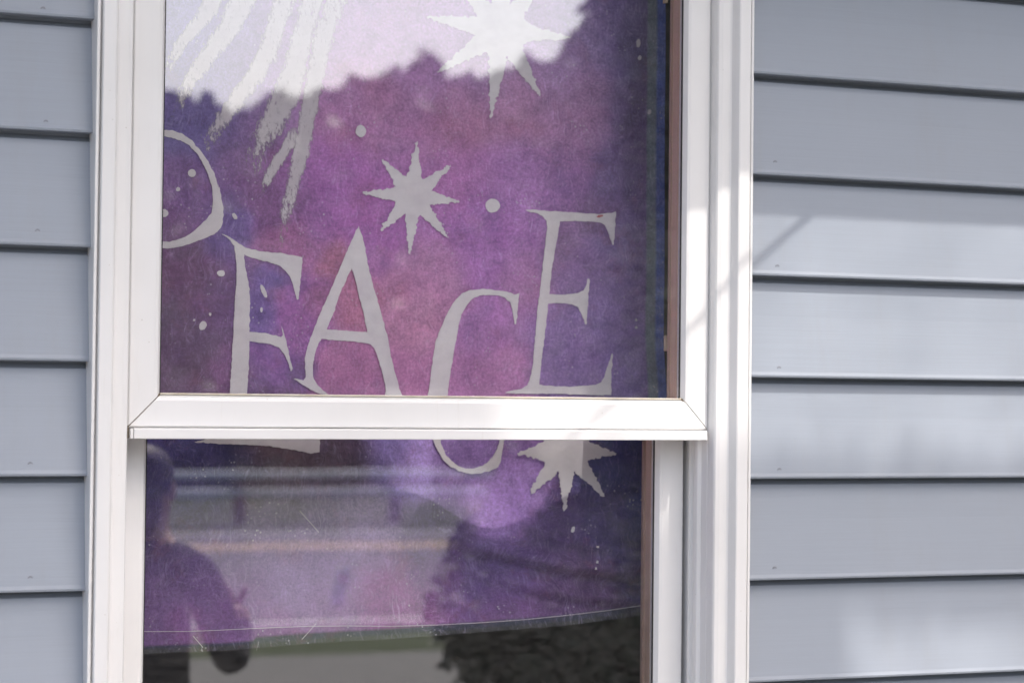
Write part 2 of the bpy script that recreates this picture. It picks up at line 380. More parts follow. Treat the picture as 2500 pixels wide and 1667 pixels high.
# colour layout of the paint, with some light and shade put in: (px, py, radius px, linear rgb)
def srgb(r, g, b):
    f = lambda c: (c/255/12.92 if c/255 <= .04045 else ((c/255+.055)/1.055)**2.4); return (f(r), f(g), f(b))
PAINT_AND_LIGHT = [
 (430, 80, 160, (110, 98, 160)), (600, 80, 120, (120, 92, 145)), (800, 60, 200, (160, 115, 170)), (1000, 100, 160, (160, 112, 168)), (1200, 60, 200, (155, 118, 172)), (1400, 60, 120, (105, 90, 145)),
 (420, 260, 90, (95, 80, 145)), (480, 300, 60, (92, 78, 140)), (560, 330, 60, (115, 75, 130)), (640, 430, 70, (120, 70, 130)), (800, 250, 90, (160, 90, 150)), (870, 210, 50, (158, 92, 132)),
 (980, 180, 70, (150, 95, 160)), (960, 250, 70, (150, 85, 140)), (1060, 270, 70, (155, 90, 130)), (1180, 250, 80, (160, 100, 140)), (1280, 300, 80, (150, 100, 150)), (1340, 220, 70, (140, 95, 140)),
 (760, 400, 80, (150, 80, 160)), (880, 470, 80, (155, 80, 160)), (1060, 420, 80, (160, 90, 160)), (1200, 420, 90, (150, 95, 165)), (1120, 560, 100, (150, 85, 165)), (1300, 400, 60, (130, 85, 145)),
 (420, 420, 60, (115, 75, 140)), (400, 520, 50, (115, 75, 130)), (510, 520, 40, (98, 74, 140)), (400, 620, 60, (105, 65, 110)), (400, 760, 70, (100, 72, 112)), (420, 880, 60, (105, 75, 112)), (480, 700, 40, (110, 70, 125)),
 (500, 860, 40, (120, 72, 125)), (620, 640, 28, (102, 78, 148)), (600, 720, 34, (108, 80, 152)), (650, 560, 40, (150, 85, 140)), (690, 720, 50, (145, 80, 155)), (770, 600, 30, (158, 90, 128)), (725, 700, 24, (145, 82, 125)), (690, 860, 24, (105, 75, 130)),
 (640, 840, 40, (125, 75, 150)), (820, 690, 40, (165, 95, 135)), (800, 850, 60, (160, 90, 145)), (960, 720, 60, (170, 105, 150)), (940, 850, 50, (165, 95, 150)), (1000, 640, 70, (165, 105, 155)), (1110, 760, 50, (150, 90, 160)), (1120, 860, 60, (160, 95, 155)), (1190, 640, 50, (150, 95, 150)),
 (1290, 560, 50, (125, 88, 140)), (1340, 640, 60, (122, 88, 146)), (1310, 800, 60, (122, 90, 155)), (1400, 700, 60, (120, 92, 156)), (1450, 820, 60, (122, 95, 160)), (1450, 560, 60, (116, 92, 152)), (1420, 400, 60, (108, 84, 138)), (1440, 250, 60, (100, 80, 130)), (1470, 100, 60, (88, 80, 115)), (1380, 480, 40, (108, 78, 124)),  # last entries put part of the reflected tree's dark band into the colour
 (400, 1060, 90, (70, 62, 135)), (500, 1060, 70, (50, 45, 95)), (650, 1060, 90, (90, 70, 85)), (800, 1060, 60, (80, 62, 85)), (880, 1050, 50, (125, 105, 180)), (960, 1100, 50, (155, 125, 200)), (1080, 1080, 60, (125, 90, 160)), (1140, 1150, 45, (160, 115, 195)), (1225, 1150, 40, (150, 105, 185)),  # lower-pane tones carry rail shade, dark reflections and the sunlit patch in the colour
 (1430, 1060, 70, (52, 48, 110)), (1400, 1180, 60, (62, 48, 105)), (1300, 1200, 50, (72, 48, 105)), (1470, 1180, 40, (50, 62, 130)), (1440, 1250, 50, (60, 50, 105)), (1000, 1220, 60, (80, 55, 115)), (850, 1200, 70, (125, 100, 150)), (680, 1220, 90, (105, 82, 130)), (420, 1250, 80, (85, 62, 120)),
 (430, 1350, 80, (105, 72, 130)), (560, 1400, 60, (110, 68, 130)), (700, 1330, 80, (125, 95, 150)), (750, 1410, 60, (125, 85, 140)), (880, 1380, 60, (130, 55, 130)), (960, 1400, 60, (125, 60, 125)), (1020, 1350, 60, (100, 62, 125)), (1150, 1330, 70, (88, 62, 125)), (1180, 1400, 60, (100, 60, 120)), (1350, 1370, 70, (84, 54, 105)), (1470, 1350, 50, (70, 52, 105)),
 (430, 1430, 40, (120, 65, 130)), (640, 1440, 40, (125, 75, 135)),
]
PAINT_AND_LIGHT = [(px, py, r, srgb(*c)) for px, py, r, c in PAINT_AND_LIGHT]
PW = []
for px, py, r, c in PAINT_AND_LIGHT:
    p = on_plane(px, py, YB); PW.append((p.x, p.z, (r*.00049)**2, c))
PAINT_GAIN = 1.78
def paint(x, z):
    x += .012*noise.noise(Vector((x*22, z*22, 1)))+.005*noise.noise(Vector((x*70, z*70, 2)))
    z += .012*noise.noise(Vector((x*22, z*22, 7)))+.005*noise.noise(Vector((x*70, z*70, 8)))
    s = 1e-9; c = [.0, .0, .0]
    for a, b, r2, col in PW:
        d = ((x-a)**2+(z-b)**2)/r2
        if d < 60:
            wt = 1/(1+d*d*d)
            s += wt; c[0] += wt*col[0]; c[1] += wt*col[1]; c[2] += wt*col[2]
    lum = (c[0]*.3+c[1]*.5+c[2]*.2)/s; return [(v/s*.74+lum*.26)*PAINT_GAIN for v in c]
HX = on_plane(1480, 900, YB+.008).x; HX2 = on_plane(1507, 900, YB+.008).x
def make_cloth():
    nx, nz = 240, 310; v = []; f = []; cols = []
    for j in range(nz+1):
        t = j/nz
        for i in range(nx+1):
            x = BX0+(BX1-BX0)*i/nx; zb = interp(HEM, x); z = zb+(BZ1-zb)*t
            v.append((x, yb(x, z), z))
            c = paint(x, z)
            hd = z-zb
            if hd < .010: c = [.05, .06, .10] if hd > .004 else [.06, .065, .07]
            if x > HX2: c = [.13, .20, .60]
            elif x > HX and z > Zr(.18): c = [.28, .34, .40]
            cols.append((*c, 1))
    for j in range(nz):
        for i in range(nx):
            a = j*(nx+1)+i; f.append((a, a+1, a+nx+2, a+nx+1))
    o = obj('cloth', v, f, None, ban, True)
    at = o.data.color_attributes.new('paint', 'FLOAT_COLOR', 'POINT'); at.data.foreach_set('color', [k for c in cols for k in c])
    m, nt, b = new_mat('painted_cloth')
    ac = N(nt, 'ShaderNodeVertexColor', layer_name='paint'); v = coords(nt)
    n1 = tex_noise(nt, v, 45, 8, .7); n2 = tex_noise(nt, v, 330, 5, .75)
    c = mixc(nt, 1.0, ac.outputs[0], ramp(nt, n1, [(.25, (.62, .60, .66)), (.5, (1, 1, 1)), (.75, (1.3, 1.28, 1.28))]), 'MULTIPLY')
    c = mixc(nt, 1.0, c, ramp(nt, n2, [(.25, (.60, .58, .64)), (.5, (1, 1, 1)), (.78, (1.5, 1.5, 1.5))]), 'MULTIPLY')
    hue = tex_noise(nt, v, 17, 6, .65)
    c = mixc(nt, ramp(nt, hue, [(.55, (0, 0, 0)), (.72, (.22, .22, .22))]), c, (.22, .17, .44))
    c = mixc(nt, ramp(nt, tex_noise(nt, coords(nt, (1, 1, 1), (0, .5, 0)), 23, 6, .7), [(.56, (0, 0, 0)), (.75, (.28, .28, .28))]), c, (.42, .13, .16))
    def warp(sc, ry):       # bent strokes
        nn = N(nt, 'ShaderNodeTexNoise', Scale=28, Detail=2); nt.links.new(v, nn.inputs['Vector'])
        va = N(nt, 'ShaderNodeVectorMath', operation='MULTIPLY_ADD'); nt.links.new(nn.outputs['Color'], va.inputs[0]); va.inputs[1].default_value = (.03, .0, .03); nt.links.new(v, va.inputs[2])
        mp_ = N(nt, 'ShaderNodeMapping'); mp_.inputs['Scale'].default_value = sc; mp_.inputs['Rotation'].default_value = (0, ry, 0); nt.links.new(va.outputs[0], mp_.inputs[0]); return mp_.outputs[0]
    for sc, ry, th in (((420, 1, 60), .5, .60), ((360, 1, 45), -.9, .61), ((60, 1, 380), .25, .62), ((330, 1, 70), .1, .62)):
        fb = tex_noise(nt, warp(sc, ry), 1, 3, .6); pat = tex_noise(nt, coords(nt, (1, 1, 1), (0, ry, 0)), 30, 3)
        fac = math_(nt, 'MULTIPLY', ramp(nt, fb, [(th-.05, (0, 0, 0)), (th+.08, (1, 1, 1))]), ramp(nt, pat, [(.40, (0, 0, 0)), (.66, (.62, .62, .62))]))
        c = mixc(nt, fac, c, (.21, .19, .28), 'ADD')
    vo = N(nt, 'ShaderNodeTexVoronoi', Scale=170); nt.links.new(v, vo.inputs['Vector'])
    cl = tex_noise(nt, v, 26, 2)
    fac = math_(nt, 'MULTIPLY', ramp(nt, vo.outputs['Distance'], [(.12, (1, 1, 1)), (.22, (0, 0, 0))]), ramp(nt, cl, [(.55, (0, 0, 0)), (.70, (.85, .85, .85))]))
    c = mixc(nt, fac, c, (.72, .70, .78))
    nt.links.new(c, b.inputs['Base Color']); b.inputs['Roughness'].default_value = .8; b.inputs['Specular IOR Level'].default_value = .2
    bump(nt, b, n2, .15, .0005)
    o.data.materials.append(m); return o
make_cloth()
def mat_print():
    m, nt, b = new_mat('pale_paint'); v = coords(nt)
    c = ramp(nt, tex_noise(nt, v, 34, 7, .7), [(.28, (.78, .74, .79)), (.5, (.88, .855, .875)), (.75, (.92, .90, .915))])
    fl = tex_noise(nt, v, 420, 4, .7)
    c = mixc(nt, ramp(nt, fl, [(.70, (0, 0, 0)), (.80, (.6, .6, .6))]), c, (.30, .22, .36))
    nt.links.new(c, b.inputs['Base Color']); b.inputs['Roughness'].default_value = .75; return m
M['print'] = mat_print()
def mat_dry():
    m, nt, b = new_mat('dry_brushed_paint'); v = coords(nt)
    uv = N(nt, 'ShaderNodeUVMap'); sp = N(nt, 'ShaderNodeSeparateXYZ'); nt.links.new(uv.outputs[0], sp.inputs[0])
    edge = math_(nt, 'SUBTRACT', 1.0, math_(nt, 'ABSOLUTE', math_(nt, 'SUBTRACT', math_(nt, 'MULTIPLY', sp.outputs[0], 2.0), 1.0)))   # 0 at the rim, 1 in the middle
    cover = math_(nt, 'MULTIPLY', math_(nt, 'MINIMUM', math_(nt, 'MULTIPLY', edge, 1.7), 1.0), math_(nt, 'MINIMUM', math_(nt, 'MULTIPLY', math_(nt, 'MULTIPLY', sp.outputs[1], math_(nt, 'SUBTRACT', 1.0, sp.outputs[1])), 4.6), 1.0))
    n = tex_noise(nt, coords(nt, (1.6, 1, .7), (0, -.35, 0)), 110, 8, .85)
    al = math_(nt, 'ADD', math_(nt, 'MULTIPLY', cover, 1.15), math_(nt, 'MULTIPLY', math_(nt, 'SUBTRACT', n, .5), 4.2)); al = math_(nt, 'SUBTRACT', al, .42)
    al = ramp(nt, math_(nt, 'MULTIPLY', al, 2.1), [(.0, (0, 0, 0)), (.7, (.68, .68, .68)), (1, (.88, .88, .88))])
    c = ramp(nt, tex_noise(nt, v, 20, 4), [(.3, (.74, .68, .74)), (.7, (.84, .81, .83))])
    nt.links.new(c, b.inputs['Base Color']); nt.links.new(al, b.inputs['Alpha']); b.inputs['Roughness'].default_value = .75; return m
M['dry'] = mat_dry()
def rough_outline(pts, amp, step=4.0, seed=0):
    out = []
    for i, a in enumerate(pts):
        b = pts[(i+1) % len(pts)]; L = math.hypot(b[0]-a[0], b[1]-a[1]); n = max(1, int(L/step))
        for k in range(n):
            t = k/n; x = a[0]+(b[0]-a[0])*t; y = a[1]+(b[1]-a[1])*t
            nx, ny = (b[1]-a[1])/(L or 1), -(b[0]-a[0])/(L or 1)
            d = amp*(noise.noise(Vector((x*.10, y*.10, seed)))+.8*noise.noise(Vector((x*.33, y*.33, seed+4))))
            out.append((x+nx*d, y+ny*d))
    return out
def print_shape(name, loops, label=None, lift=.0012, mat='print'):
    """flat shape of paint following the cloth; loops in view pixels, first the outline, then holes"""
    vs = []; ed = []
    for lp in loops:
        n0 = len(vs); vs += [Vector((p.x, p.z)) for p in (on_banner(*q) for q in lp)]; n1 = len(vs)
        ed += [(i, i+1 if i+1 < n1 else n0) for i in range(n0, n1)]
    xs = [q.x for q in vs]; zs = [q.y for q in vs]; st = .006
    if max(xs)-min(xs) > st*2:
        vs += [Vector((i*st, j*st)) for i in range(math.ceil(min(xs)/st), int(max(xs)/st)+1) for j in range(math.ceil(min(zs)/st), int(max(zs)/st)+1)]
    cv, _, cf, *_r = delaunay_2d_cdt(vs, ed, [], 0, 1e-6)
    def inside(t):      # even-odd test of a triangle's middle
        mx_ = sum(cv[i].x for i in t)/3; mz_ = sum(cv[i].y for i in t)/3; odd = False
        for i, j in ed:
            a, b = vs[i], vs[j]
            if (a.y > mz_) != (b.y > mz_) and mx_ < (b.x-a.x)*(mz_-a.y)/(b.y-a.y)+a.x: odd = not odd
        return odd
    cf = [t for t in cf if inside(t)]
    bm = bmesh.new(); used = {i for t in cf for i in t}
    bv = {i: bm.verts.new((cv[i].x, 0, cv[i].y)) for i in used}
    for t in cf: bm.faces.new([bv[i] for i in t])
    for v in bm.verts: v.co.y = yb(v.co.x, v.co.z)-lift
    for f in bm.faces:
        f.normal_update()
        if f.normal.y > 0: f.normal_flip()
    ext = bmesh.ops.extrude_face_region(bm, geom=bm.faces[:])
    for g in ext['geom']:
        if isinstance(g, bmesh.types.BMVert): g.co.y -= .0003
    me = bpy.data.meshes.new(name); bm.to_mesh(me); bm.free(); me.materials.append(M[mat])
    o = bpy.data.objects.new(name, me); COL.objects.link(o); o.parent = ban
    if label: o['label'] = label
    return o
K = 2352/2500
def zc(ox, oy, s, pts): return [((ox+x/s)*K, (oy+y/s)*K) for x, y in pts]
z1 = lambda p: zc(350, 0, 3.1357, p)
z3 = lambda p: zc(350, 450, 2.8514, p)
z4 = lambda p: zc(1000, 450, 2.8514, p)
z5 = lambda p: zc(200, 900, 2.044, p)
z6 = lambda p: zc(1000, 900, 2.0447, p)
let_d = z1([(60, 985), (150, 997), (220, 1000), (300, 1030), (360, 1070), (430, 1150), (490, 1230), (540, 1330), (575, 1440)]) + \
  z3([(520, 0), (540, 90), (555, 170), (552, 260), (535, 310), (490, 350), (430, 375), (350, 405), (280, 430), (200, 445), (60, 452), (60, 404), (125, 402), (180, 400), (240, 385), (320, 350), (390, 290), (440, 240), (470, 200), (482, 130), (478, 50)]) + \
  z1([(528, 1500), (520, 1420), (490, 1330), (450, 1240), (400, 1170), (350, 1120), (310, 1090), (240, 1065), (150, 1045), (60, 1032)])
let_f = z3([(541, 345), (590, 362), (625, 385), (660, 412), (710, 440), (780, 462), (860, 472), (950, 480), (1040, 495), (1105, 508), (1104, 540), (1095, 640), (1085, 740), (1078, 800), (1066, 805), (1055, 760), (1040, 700), (1015, 640), (985, 600), (950, 570), (900, 550), (840, 535), (780, 520), (730, 505), (697, 487), (705, 550), (720, 640), (735, 720), (740, 830), (738, 940), (735, 1025), (790, 1030), (860, 1038), (920, 1052), (955, 1062), (970, 1050), (966, 1020), (958, 985), (975, 1030), (990, 1090), (1005, 1150), (1020, 1220), (1037, 1285), (1025, 1303), (1015, 1270), (1000, 1225), (975, 1175), (940, 1135), (895, 1115), (840, 1105), (790, 1100), (735, 1090), (735, 1200), (728, 1330), (720, 1458), (716, 1600)]) + \
  z5([(900, 330), (1050, 340), (1185, 352), (1185, 415), (1140, 422), (1060, 405), (950, 388), (850, 380), (700, 375), (560, 366), (640, 345), (715, 320)]) + \
  z3([(598, 1500), (606, 1350), (615, 1200), (622, 1060), (630, 940), (635, 800), (645, 690), (648, 590), (640, 500), (632, 430), (600, 385)])
let_a = z3([(1495, 290), (1505, 310), (1520, 360), (1540, 440), (1560, 560), (1590, 680), (1630, 820), (1670, 960), (1700, 1070), (1720, 1200), (1750, 1310), (1780, 1420), (1800, 1470), (1850, 1560), (1640, 1560), (1680, 1470), (1685, 1440), (1675, 1360), (1650, 1270), (1625, 1190), (1605, 1140), (1570, 1108), (1500, 1098), (1400, 1090), (1300, 1082), (1240, 1075), (1215, 1110), (1190, 1180), (1178, 1260), (1180, 1340), (1190, 1370), (1215, 1400), (1250, 1435), (1300, 1475), (1220, 1455), (1160, 1425), (1110, 1395), (1070, 1370), (1043, 1355), (1060, 1350), (1110, 1362), (1128, 1340), (1125, 1280), (1122, 1210), (1140, 1130), (1170, 1050), (1205, 950), (1250, 850), (1300, 740), (1350, 620), (1400, 500), (1450, 390), (1480, 320)])
hole_a = z3([(1448, 585), (1460, 620), (1480, 690), (1500, 780), (1530, 900), (1548, 980), (1555, 1030), (1450, 1022), (1350, 1015), (1275, 1010), (1300, 950), (1330, 870), (1365, 760), (1400, 690), (1430, 620)])
let_c = z4([(762, 758), (755, 800), (750, 860), (745, 930), (738, 972), (728, 972), (720, 930), (712, 870), (695, 820), (665, 790), (630, 778), (580, 768), (510, 772), (460, 782), (425, 805), (395, 840), (370, 880), (350, 930), (335, 1000), (322, 1080), (305, 1170), (290, 1260), (275, 1350), (262, 1468), (245, 1600)]) + \
  z6([(155, 365), (165, 400), (180, 430), (210, 460), (240, 485), (280, 497), (320, 497), (360, 485), (390, 465), (415, 435), (435, 400), (445, 365), (455, 325), (474, 325), (468, 365), (452, 465), (440, 490), (400, 508), (350, 522), (300, 523), (245, 510), (200, 485), (165, 455), (140, 410), (118, 362)]) + \
  z4([(120, 1600), (125, 1468), (140, 1370), (150, 1280), (165, 1180), (180, 1090), (205, 1020), (240, 940), (280, 860), (320, 800), (360, 760), (410, 738), (470, 732), (540, 730), (620, 738), (690, 752), (725, 768)])
let_e = z4([(805, 182), (870, 178), (950, 185), (1050, 192), (1140, 195), (1230, 205), (1330, 208), (1400, 200), (1433, 190), (1430, 250), (1425, 330), (1418, 420), (1408, 425), (1395, 380), (1375, 320), (1355, 285), (1330, 268), (1260, 258), (1210, 262), (1150, 255), (1045, 258), (1035, 320), (1015, 430), (1000, 520), (985, 600), (975, 690), (970, 765), (1040, 768), (1110, 765), (1165, 758), (1205, 740), (1225, 710), (1235, 670), (1240, 655), (1250, 660), (1248, 720), (1240, 790), (1235, 880), (1228, 975), (1218, 975), (1205, 930), (1190, 890), (1165, 855), (1130, 835), (1070, 828), (960, 830), (955, 900), (945, 990), (930, 1110), (915, 1230), (900, 1395), (1000, 1405), (1100, 1408), (1200, 1402), (1290, 1395), (1330, 1375), (1355, 1330), (1380, 1250), (1405, 1175), (1412, 1180), (1405, 1280), (1400, 1380), (1400, 1465), (1300, 1468), (1100, 1460), (950, 1455), (850, 1458), (750, 1455), (660, 1448), (700, 1435), (770, 1425), (815, 1400), (835, 1360), (850, 1290), (862, 1180), (870, 1080), (880, 950), (890, 850), (905, 740), (920, 600), (935, 480), (950, 350), (957, 290), (950, 255), (920, 220), (880, 200), (840, 195)])
for k, (lb, lp) in enumerate((('pale curved letter cut off by the left sash stile', [let_d]), ('pale letter F', [let_f]), ('pale letter A', [let_a, hole_a]), ('pale letter C', [let_c]), ('pale letter E', [let_e]))):
    print_shape('letter', [rough_outline(l, 1.6, 4, k*3) for l in lp], lb)
def star(cx, cy, tips, core, jag, seed, label):
    tips = sorted(tips, key=lambda t: math.atan2(t[1]-cy, t[0]-cx)); out = []
    n = len(tips)
    for i, (tx, ty) in enumerate(tips):
        a = math.atan2(ty-cy, tx-cx); L = math.hypot(tx-cx, ty-cy)
        nx_, ny_ = tips[(i+1) % n]; b = math.atan2(ny_-cy, nx_-cx)
        if b < a: b += 2*math.pi
        w0 = core*.34
        pa = (-math.sin(a), math.cos(a))
        for t, s in ((core*1.02, -1.0), (core+(L-core)*.3, -.72), (core+(L-core)*.65, -.42), (L*.97, -.12), (L, 0), (L*.97, .12), (core+(L-core)*.65, .42), (core+(L-core)*.3, .72), (core*1.02, 1.0)):
            out.append((cx+math.cos(a)*t+pa[0]*w0*s, cy+math.sin(a)*t+pa[1]*w0*s))
        m = (a+b)/2; out.append((cx+math.cos(m)*core*.98, cy+math.sin(m)*core*.98))
    print_shape('star', [rough_outline(out, jag, 2.5, seed)], label)
star(948, 450, [(957, 325), (1036, 380), (1054, 463), (1030, 548), (940, 586), (873, 531), (832, 443), (876, 366)], 45, 4.6, 1, 'pale eight-pointed star above the letters')
star(1150, 70, [(978, 40), (1040, -60), (1150, -130), (1245, -50), (1310, 88), (1240, 222), (1127, 272), (1003, 168)], 62, 4.6, 5, 'large pale star at the top edge')
star(1300, 1030, [(1188, 1042), (1222, 960), (1300, 925), (1380, 955), (1416, 1042), (1388, 1140), (1297, 1172), (1214, 1138)], 56, 4.6, 9, 'pale star below the sash rail')
for k, (x, y, rx, ry, a) in enumerate([(828, 302, 12, 14, 0), (1131, 473, 17, 16, 0), (440, 398, 9, 9, 0), (408, 435, 5, 5, 0), (377, 490, 9, 9, .3), (538, 497, 5, 8, -.5), (507, 628, 9, 7, 0), (465, 748, 8, 11, .5), (605, 669, 5, 16, -.4), (1490, 258, 4, 6, .3), (1468, 134, 4, 6, .2), (1236, 212, 4, 6, .2), (1465, 100, 5, 10, .1), (600, 712, 3, 6, 0), (445, 735, 3, 3, 0), (482, 722, 3, 4, 0), (1460, 735, 2.5, 3, 0), (1460, 752, 2.5, 3, 0), (1368, 1305, 3, 3, 0), (1372, 1255, 4, 3, 0), (1371, 1290, 3, 3, 0), (1315, 1215, 4, 7, .4)]):
    pts = []
    for i in range(14):
        t = 2*math.pi*i/14; u, v = rx*math.cos(t), ry*math.sin(t); pts.append((x+u*math.cos(a)-v*math.sin(a), y+u*math.sin(a)+v*math.cos(a)))
    print_shape('dot', [rough_outline(pts, 1.2, 3, k)])
M['smudge'] = simple('red_smudge', (.55, .10, .13), (.62, .28, .30), 300)
print_shape('smudge', [rough_outline(z4([(1295, 226), (1310, 216), (1335, 213), (1345, 222), (1325, 231), (1305, 233)]), 1, 3, 3)], None, .0019, 'smudge')
# dry-brushed rays in the upper left corner
def ray_streak(left, right, label=None, n=40):
    v = []; f = []; uvs = []
    def at(pl, t):
        L = [0]
        for a, b in zip(pl, pl[1:]): L.append(L[-1]+math.hypot(b[0]-a[0], b[1]-a[1]))
        d = t*L[-1]
        return interp(list(zip(L, [p[0] for p in pl])), d), interp(list(zip(L, [p[1] for p in pl])), d)
    m = 8
    for i in range(n+1):
        a = at(left, i/n); b = at(right, i/n)
        for k in range(m+1):
            s = k/m; p = on_banner(a[0]+(b[0]-a[0])*s, a[1]+(b[1]-a[1])*s); v.append((p.x, yb(p.x, p.z)-.0007, p.z)); uvs.append((s, i/n))
    for i in range(n):
        for k in range(m):
            q = i*(m+1)+k; f.append((q, q+1, q+m+2, q+m+1))
    o = obj('light_ray', v, f, 'dry', ban)
    uvl = o.data.uv_layers.new(name='UVMap')
    for lp in o.data.loops: uvl.data[lp.index].uv = uvs[lp.vertex_index]
    if label: o['label'] = label
ray_streak([(622, 600), (636, 500), (658, 390), (678, 285), (692, 195), (708, 100), (736, -30), (760, -140)], [(650, 600), (678, 490), (708, 385), (730, 290), (746, 205), (770, 100), (822, -30), (860, -140)], 'broad pale painted ray', 60)
ray_streak([(545, 430), (556, 370), (576, 300), (604, 230), (636, 160), (662, 80), (688, -30), (710, -140)], [(600, 430), (624, 352), (664, 295), (698, 235), (716, 155), (732, 70), (768, -30), (790, -140)], None, 60)
ray_streak([(440, 372), (456, 310), (494, 255), (538, 195), (580, 130), (606, 50), (630, -30), (650, -140)], [(486, 372), (520, 304), (560, 250), (602, 200), (640, 140), (664, 60), (700, -30), (720, -140)], None, 60)
ray_streak([(380, 285), (398, 205), (436, 140), (486, 65), (530, -30), (560, -140)], [(412, 285), (452, 205), (504, 140), (562, 70), (622, -30), (650, -140)])
ray_streak([(584, 450), (612, 380), (645, 325), (668, 270)], [(604, 455), (640, 398), (680, 340), (705, 280)])
ray_streak([(355, 190), (392, 105), (440, 35), (470, -30), (500, -140)], [(380, 190), (436, 105), (500, 40), (545, -30), (580, -140)])
# loose thread, scratches
def thread(name, pts, wd):
    v = []; f = []
    for i, q in enumerate(pts):
        p = on_banner(*q); y = yb(p.x, p.z)-.0022; v += [(p.x, y, p.z-wd), (p.x, y, p.z+wd), (p.x, y+.0004, p.z)]
    for i in range(len(pts)-1):
        b = i*3
        for a, c in ((0, 1), (1, 2), (2, 0)): f.append((b+a, b+c, b+3+c, b+3+a))
    obj(name, v, f, 'print', ban)
th = [(200, 1446), (330, 1449), (420, 1449), (500, 1446), (600, 1441), (700, 1437), (800, 1436), (900, 1437), (1000, 1434), (1100, 1429), (1200, 1422), (1300, 1412), (1400, 1400), (1480, 1388)]
thread('thread', [(x, interp(th, x)) for x in range(210, 1481, 18)], .00028)
for s in ((z5([(1085, 708), (1180, 815)])), (z5([(1095, 1348), (1165, 1270)])), (z5([(552, 1330), (602, 1388)])), (z5([(880, 1360), (870, 1400)]))):
    (ax, ay), (bx2, by2) = s; thread('scratch', [(ax+(bx2-ax)*t/6, ay+(by2-ay)*t/6) for t in range(7)], .0004)

# ------------------------------------------------------------------ what the panes reflect
# guardrail beyond the road
GY = RY1-1.6
gr = thing('guardrail', 'long galvanised two-rail steel guardrail along the far side of the road', 'guardrail')
for zr_ in (.365, .585):
    tube('rail_beam', [(x, GY, zr_) for x in range(-60, 81, 4)], .052, 'steel', gr, 10)
p0 = None
for x in range(-20, 41, 2):
    if p0 is None: p0 = box('post', (x-.06, GY-.19, 0), (x+.06, GY-.054, .70), 'post', gr); xb = x
    else:
        c = p0.copy(); COL.objects.link(c); c.location.x = x-xb; c.parent = gr
# low white marker post leaning at the road's near edge
mp = mirrored(778, 1390, CAM.z*4892/486)
mk = thing('marker_post', 'short white marker post leaning beside the road', 'marker post')
sweep('post', [(-.045, -.04), (.045, -.04), (.045, .04), (-.045, .04)], [lambda p, z=z, x=x, k=k: (mp.x+x+p[0]*k, mp.y+p[1]*k, z) for z, x, k in ((0, 0, 1.1), (.12, .03, 1), (.26, .065, .95), (.295, .072, .6))], 'roadwhite', mk)
sweep('reflector', [(-.02, -.006), (.02, -.006), (.02, .006), (-.02, .006)], [lambda p, z=z: (mp.x+.05+p[0], mp.y+.046+p[1], z) for z in (.18, .23)], 'smudge', mk)

def leaf_mesh(pts, size, name, mat, parent, rnd=random):
    v = []; f = []
    for p in pts:
        s = size*(.6+.8*rnd.random())
        n = Vector((rnd.gauss(0, 1), rnd.gauss(0, 1), rnd.gauss(0, 1)+.3)).normalized(); a = n.orthogonal().normalized()
        a = Matrix.Rotation(rnd.random()*6.283, 3, n) @ a; b = n.cross(a); p = Vector(p)
        i = len(v); v += [p-a*s, p+b*s*.45+n*s*.12, p+a*s, p-b*s*.45+n*s*.12]; f.append((i, i+1, i+2, i+3))
    me = bpy.data.meshes.new(name); me.from_pydata([tuple(q) for q in v], [], f); me.update(); me.materials.append(M[mat])
    o = bpy.data.objects.new(name, me); COL.objects.link(o)
    if parent: o.parent = parent
    return o
# conical evergreen by the lot: the dark mass at the right of the panes
ev = thing('evergreen_tree', 'dark conical evergreen standing at the edge of the gravel lot', 'tree')
eb = mirrored(1600, 1200, 11.0); ex, ey = eb.x, eb.y
tube('trunk', [(ex, ey, 0), (ex+.05, ey, 2.2), (ex, ey, 4.9)], [.13, .08, .02], 'bark', ev)
rn = random.Random(3); pts = []
for i in range(12000):
    h = rn.random(); z = 2.5+h*2.9
    rmax = (.80-.62*h)*sstep(-.02, .10, h)+.04
    a = rn.random()*6.283
    r = rmax*(.35+.65*rn.random()**.5)*(1+.14*math.sin(a*5+h*22)+.09*math.sin(a*11+h*41))
    pts.append((ex+r*math.cos(a), ey+r*math.sin(a), z-.25*r))
leaf_mesh(pts, .075, 'crown', 'needle', ev, rn)
ls_ = thing('low_shrub', 'broad dark rounded shrub at the edge of the gravel lot', 'shrub')
sb = mirrored(1545, 1300, 9.0); pts = []
for k in range(5): tube('stem', [(sb.x, sb.y, 0), (sb.x+.45*math.cos(k*1.3), sb.y+.45*math.sin(k*1.3), 1.0)], [.02, .008], 'bark', ls_, 6)
for i in range(16000):
    a = rn.random()*6.283; h = rn.random(); r = .90*math.sin(math.pi*(.12+.88*h))**.55*(.4+.6*rn.random()**.5)*(1+.13*math.sin(a*5+h*9))
    pts.append((sb.x+r*math.cos(a), sb.y+r*math.sin(a), .06+h*1.62))
leaf_mesh(pts, .05, 'crown', 'needle', ls_, rn)
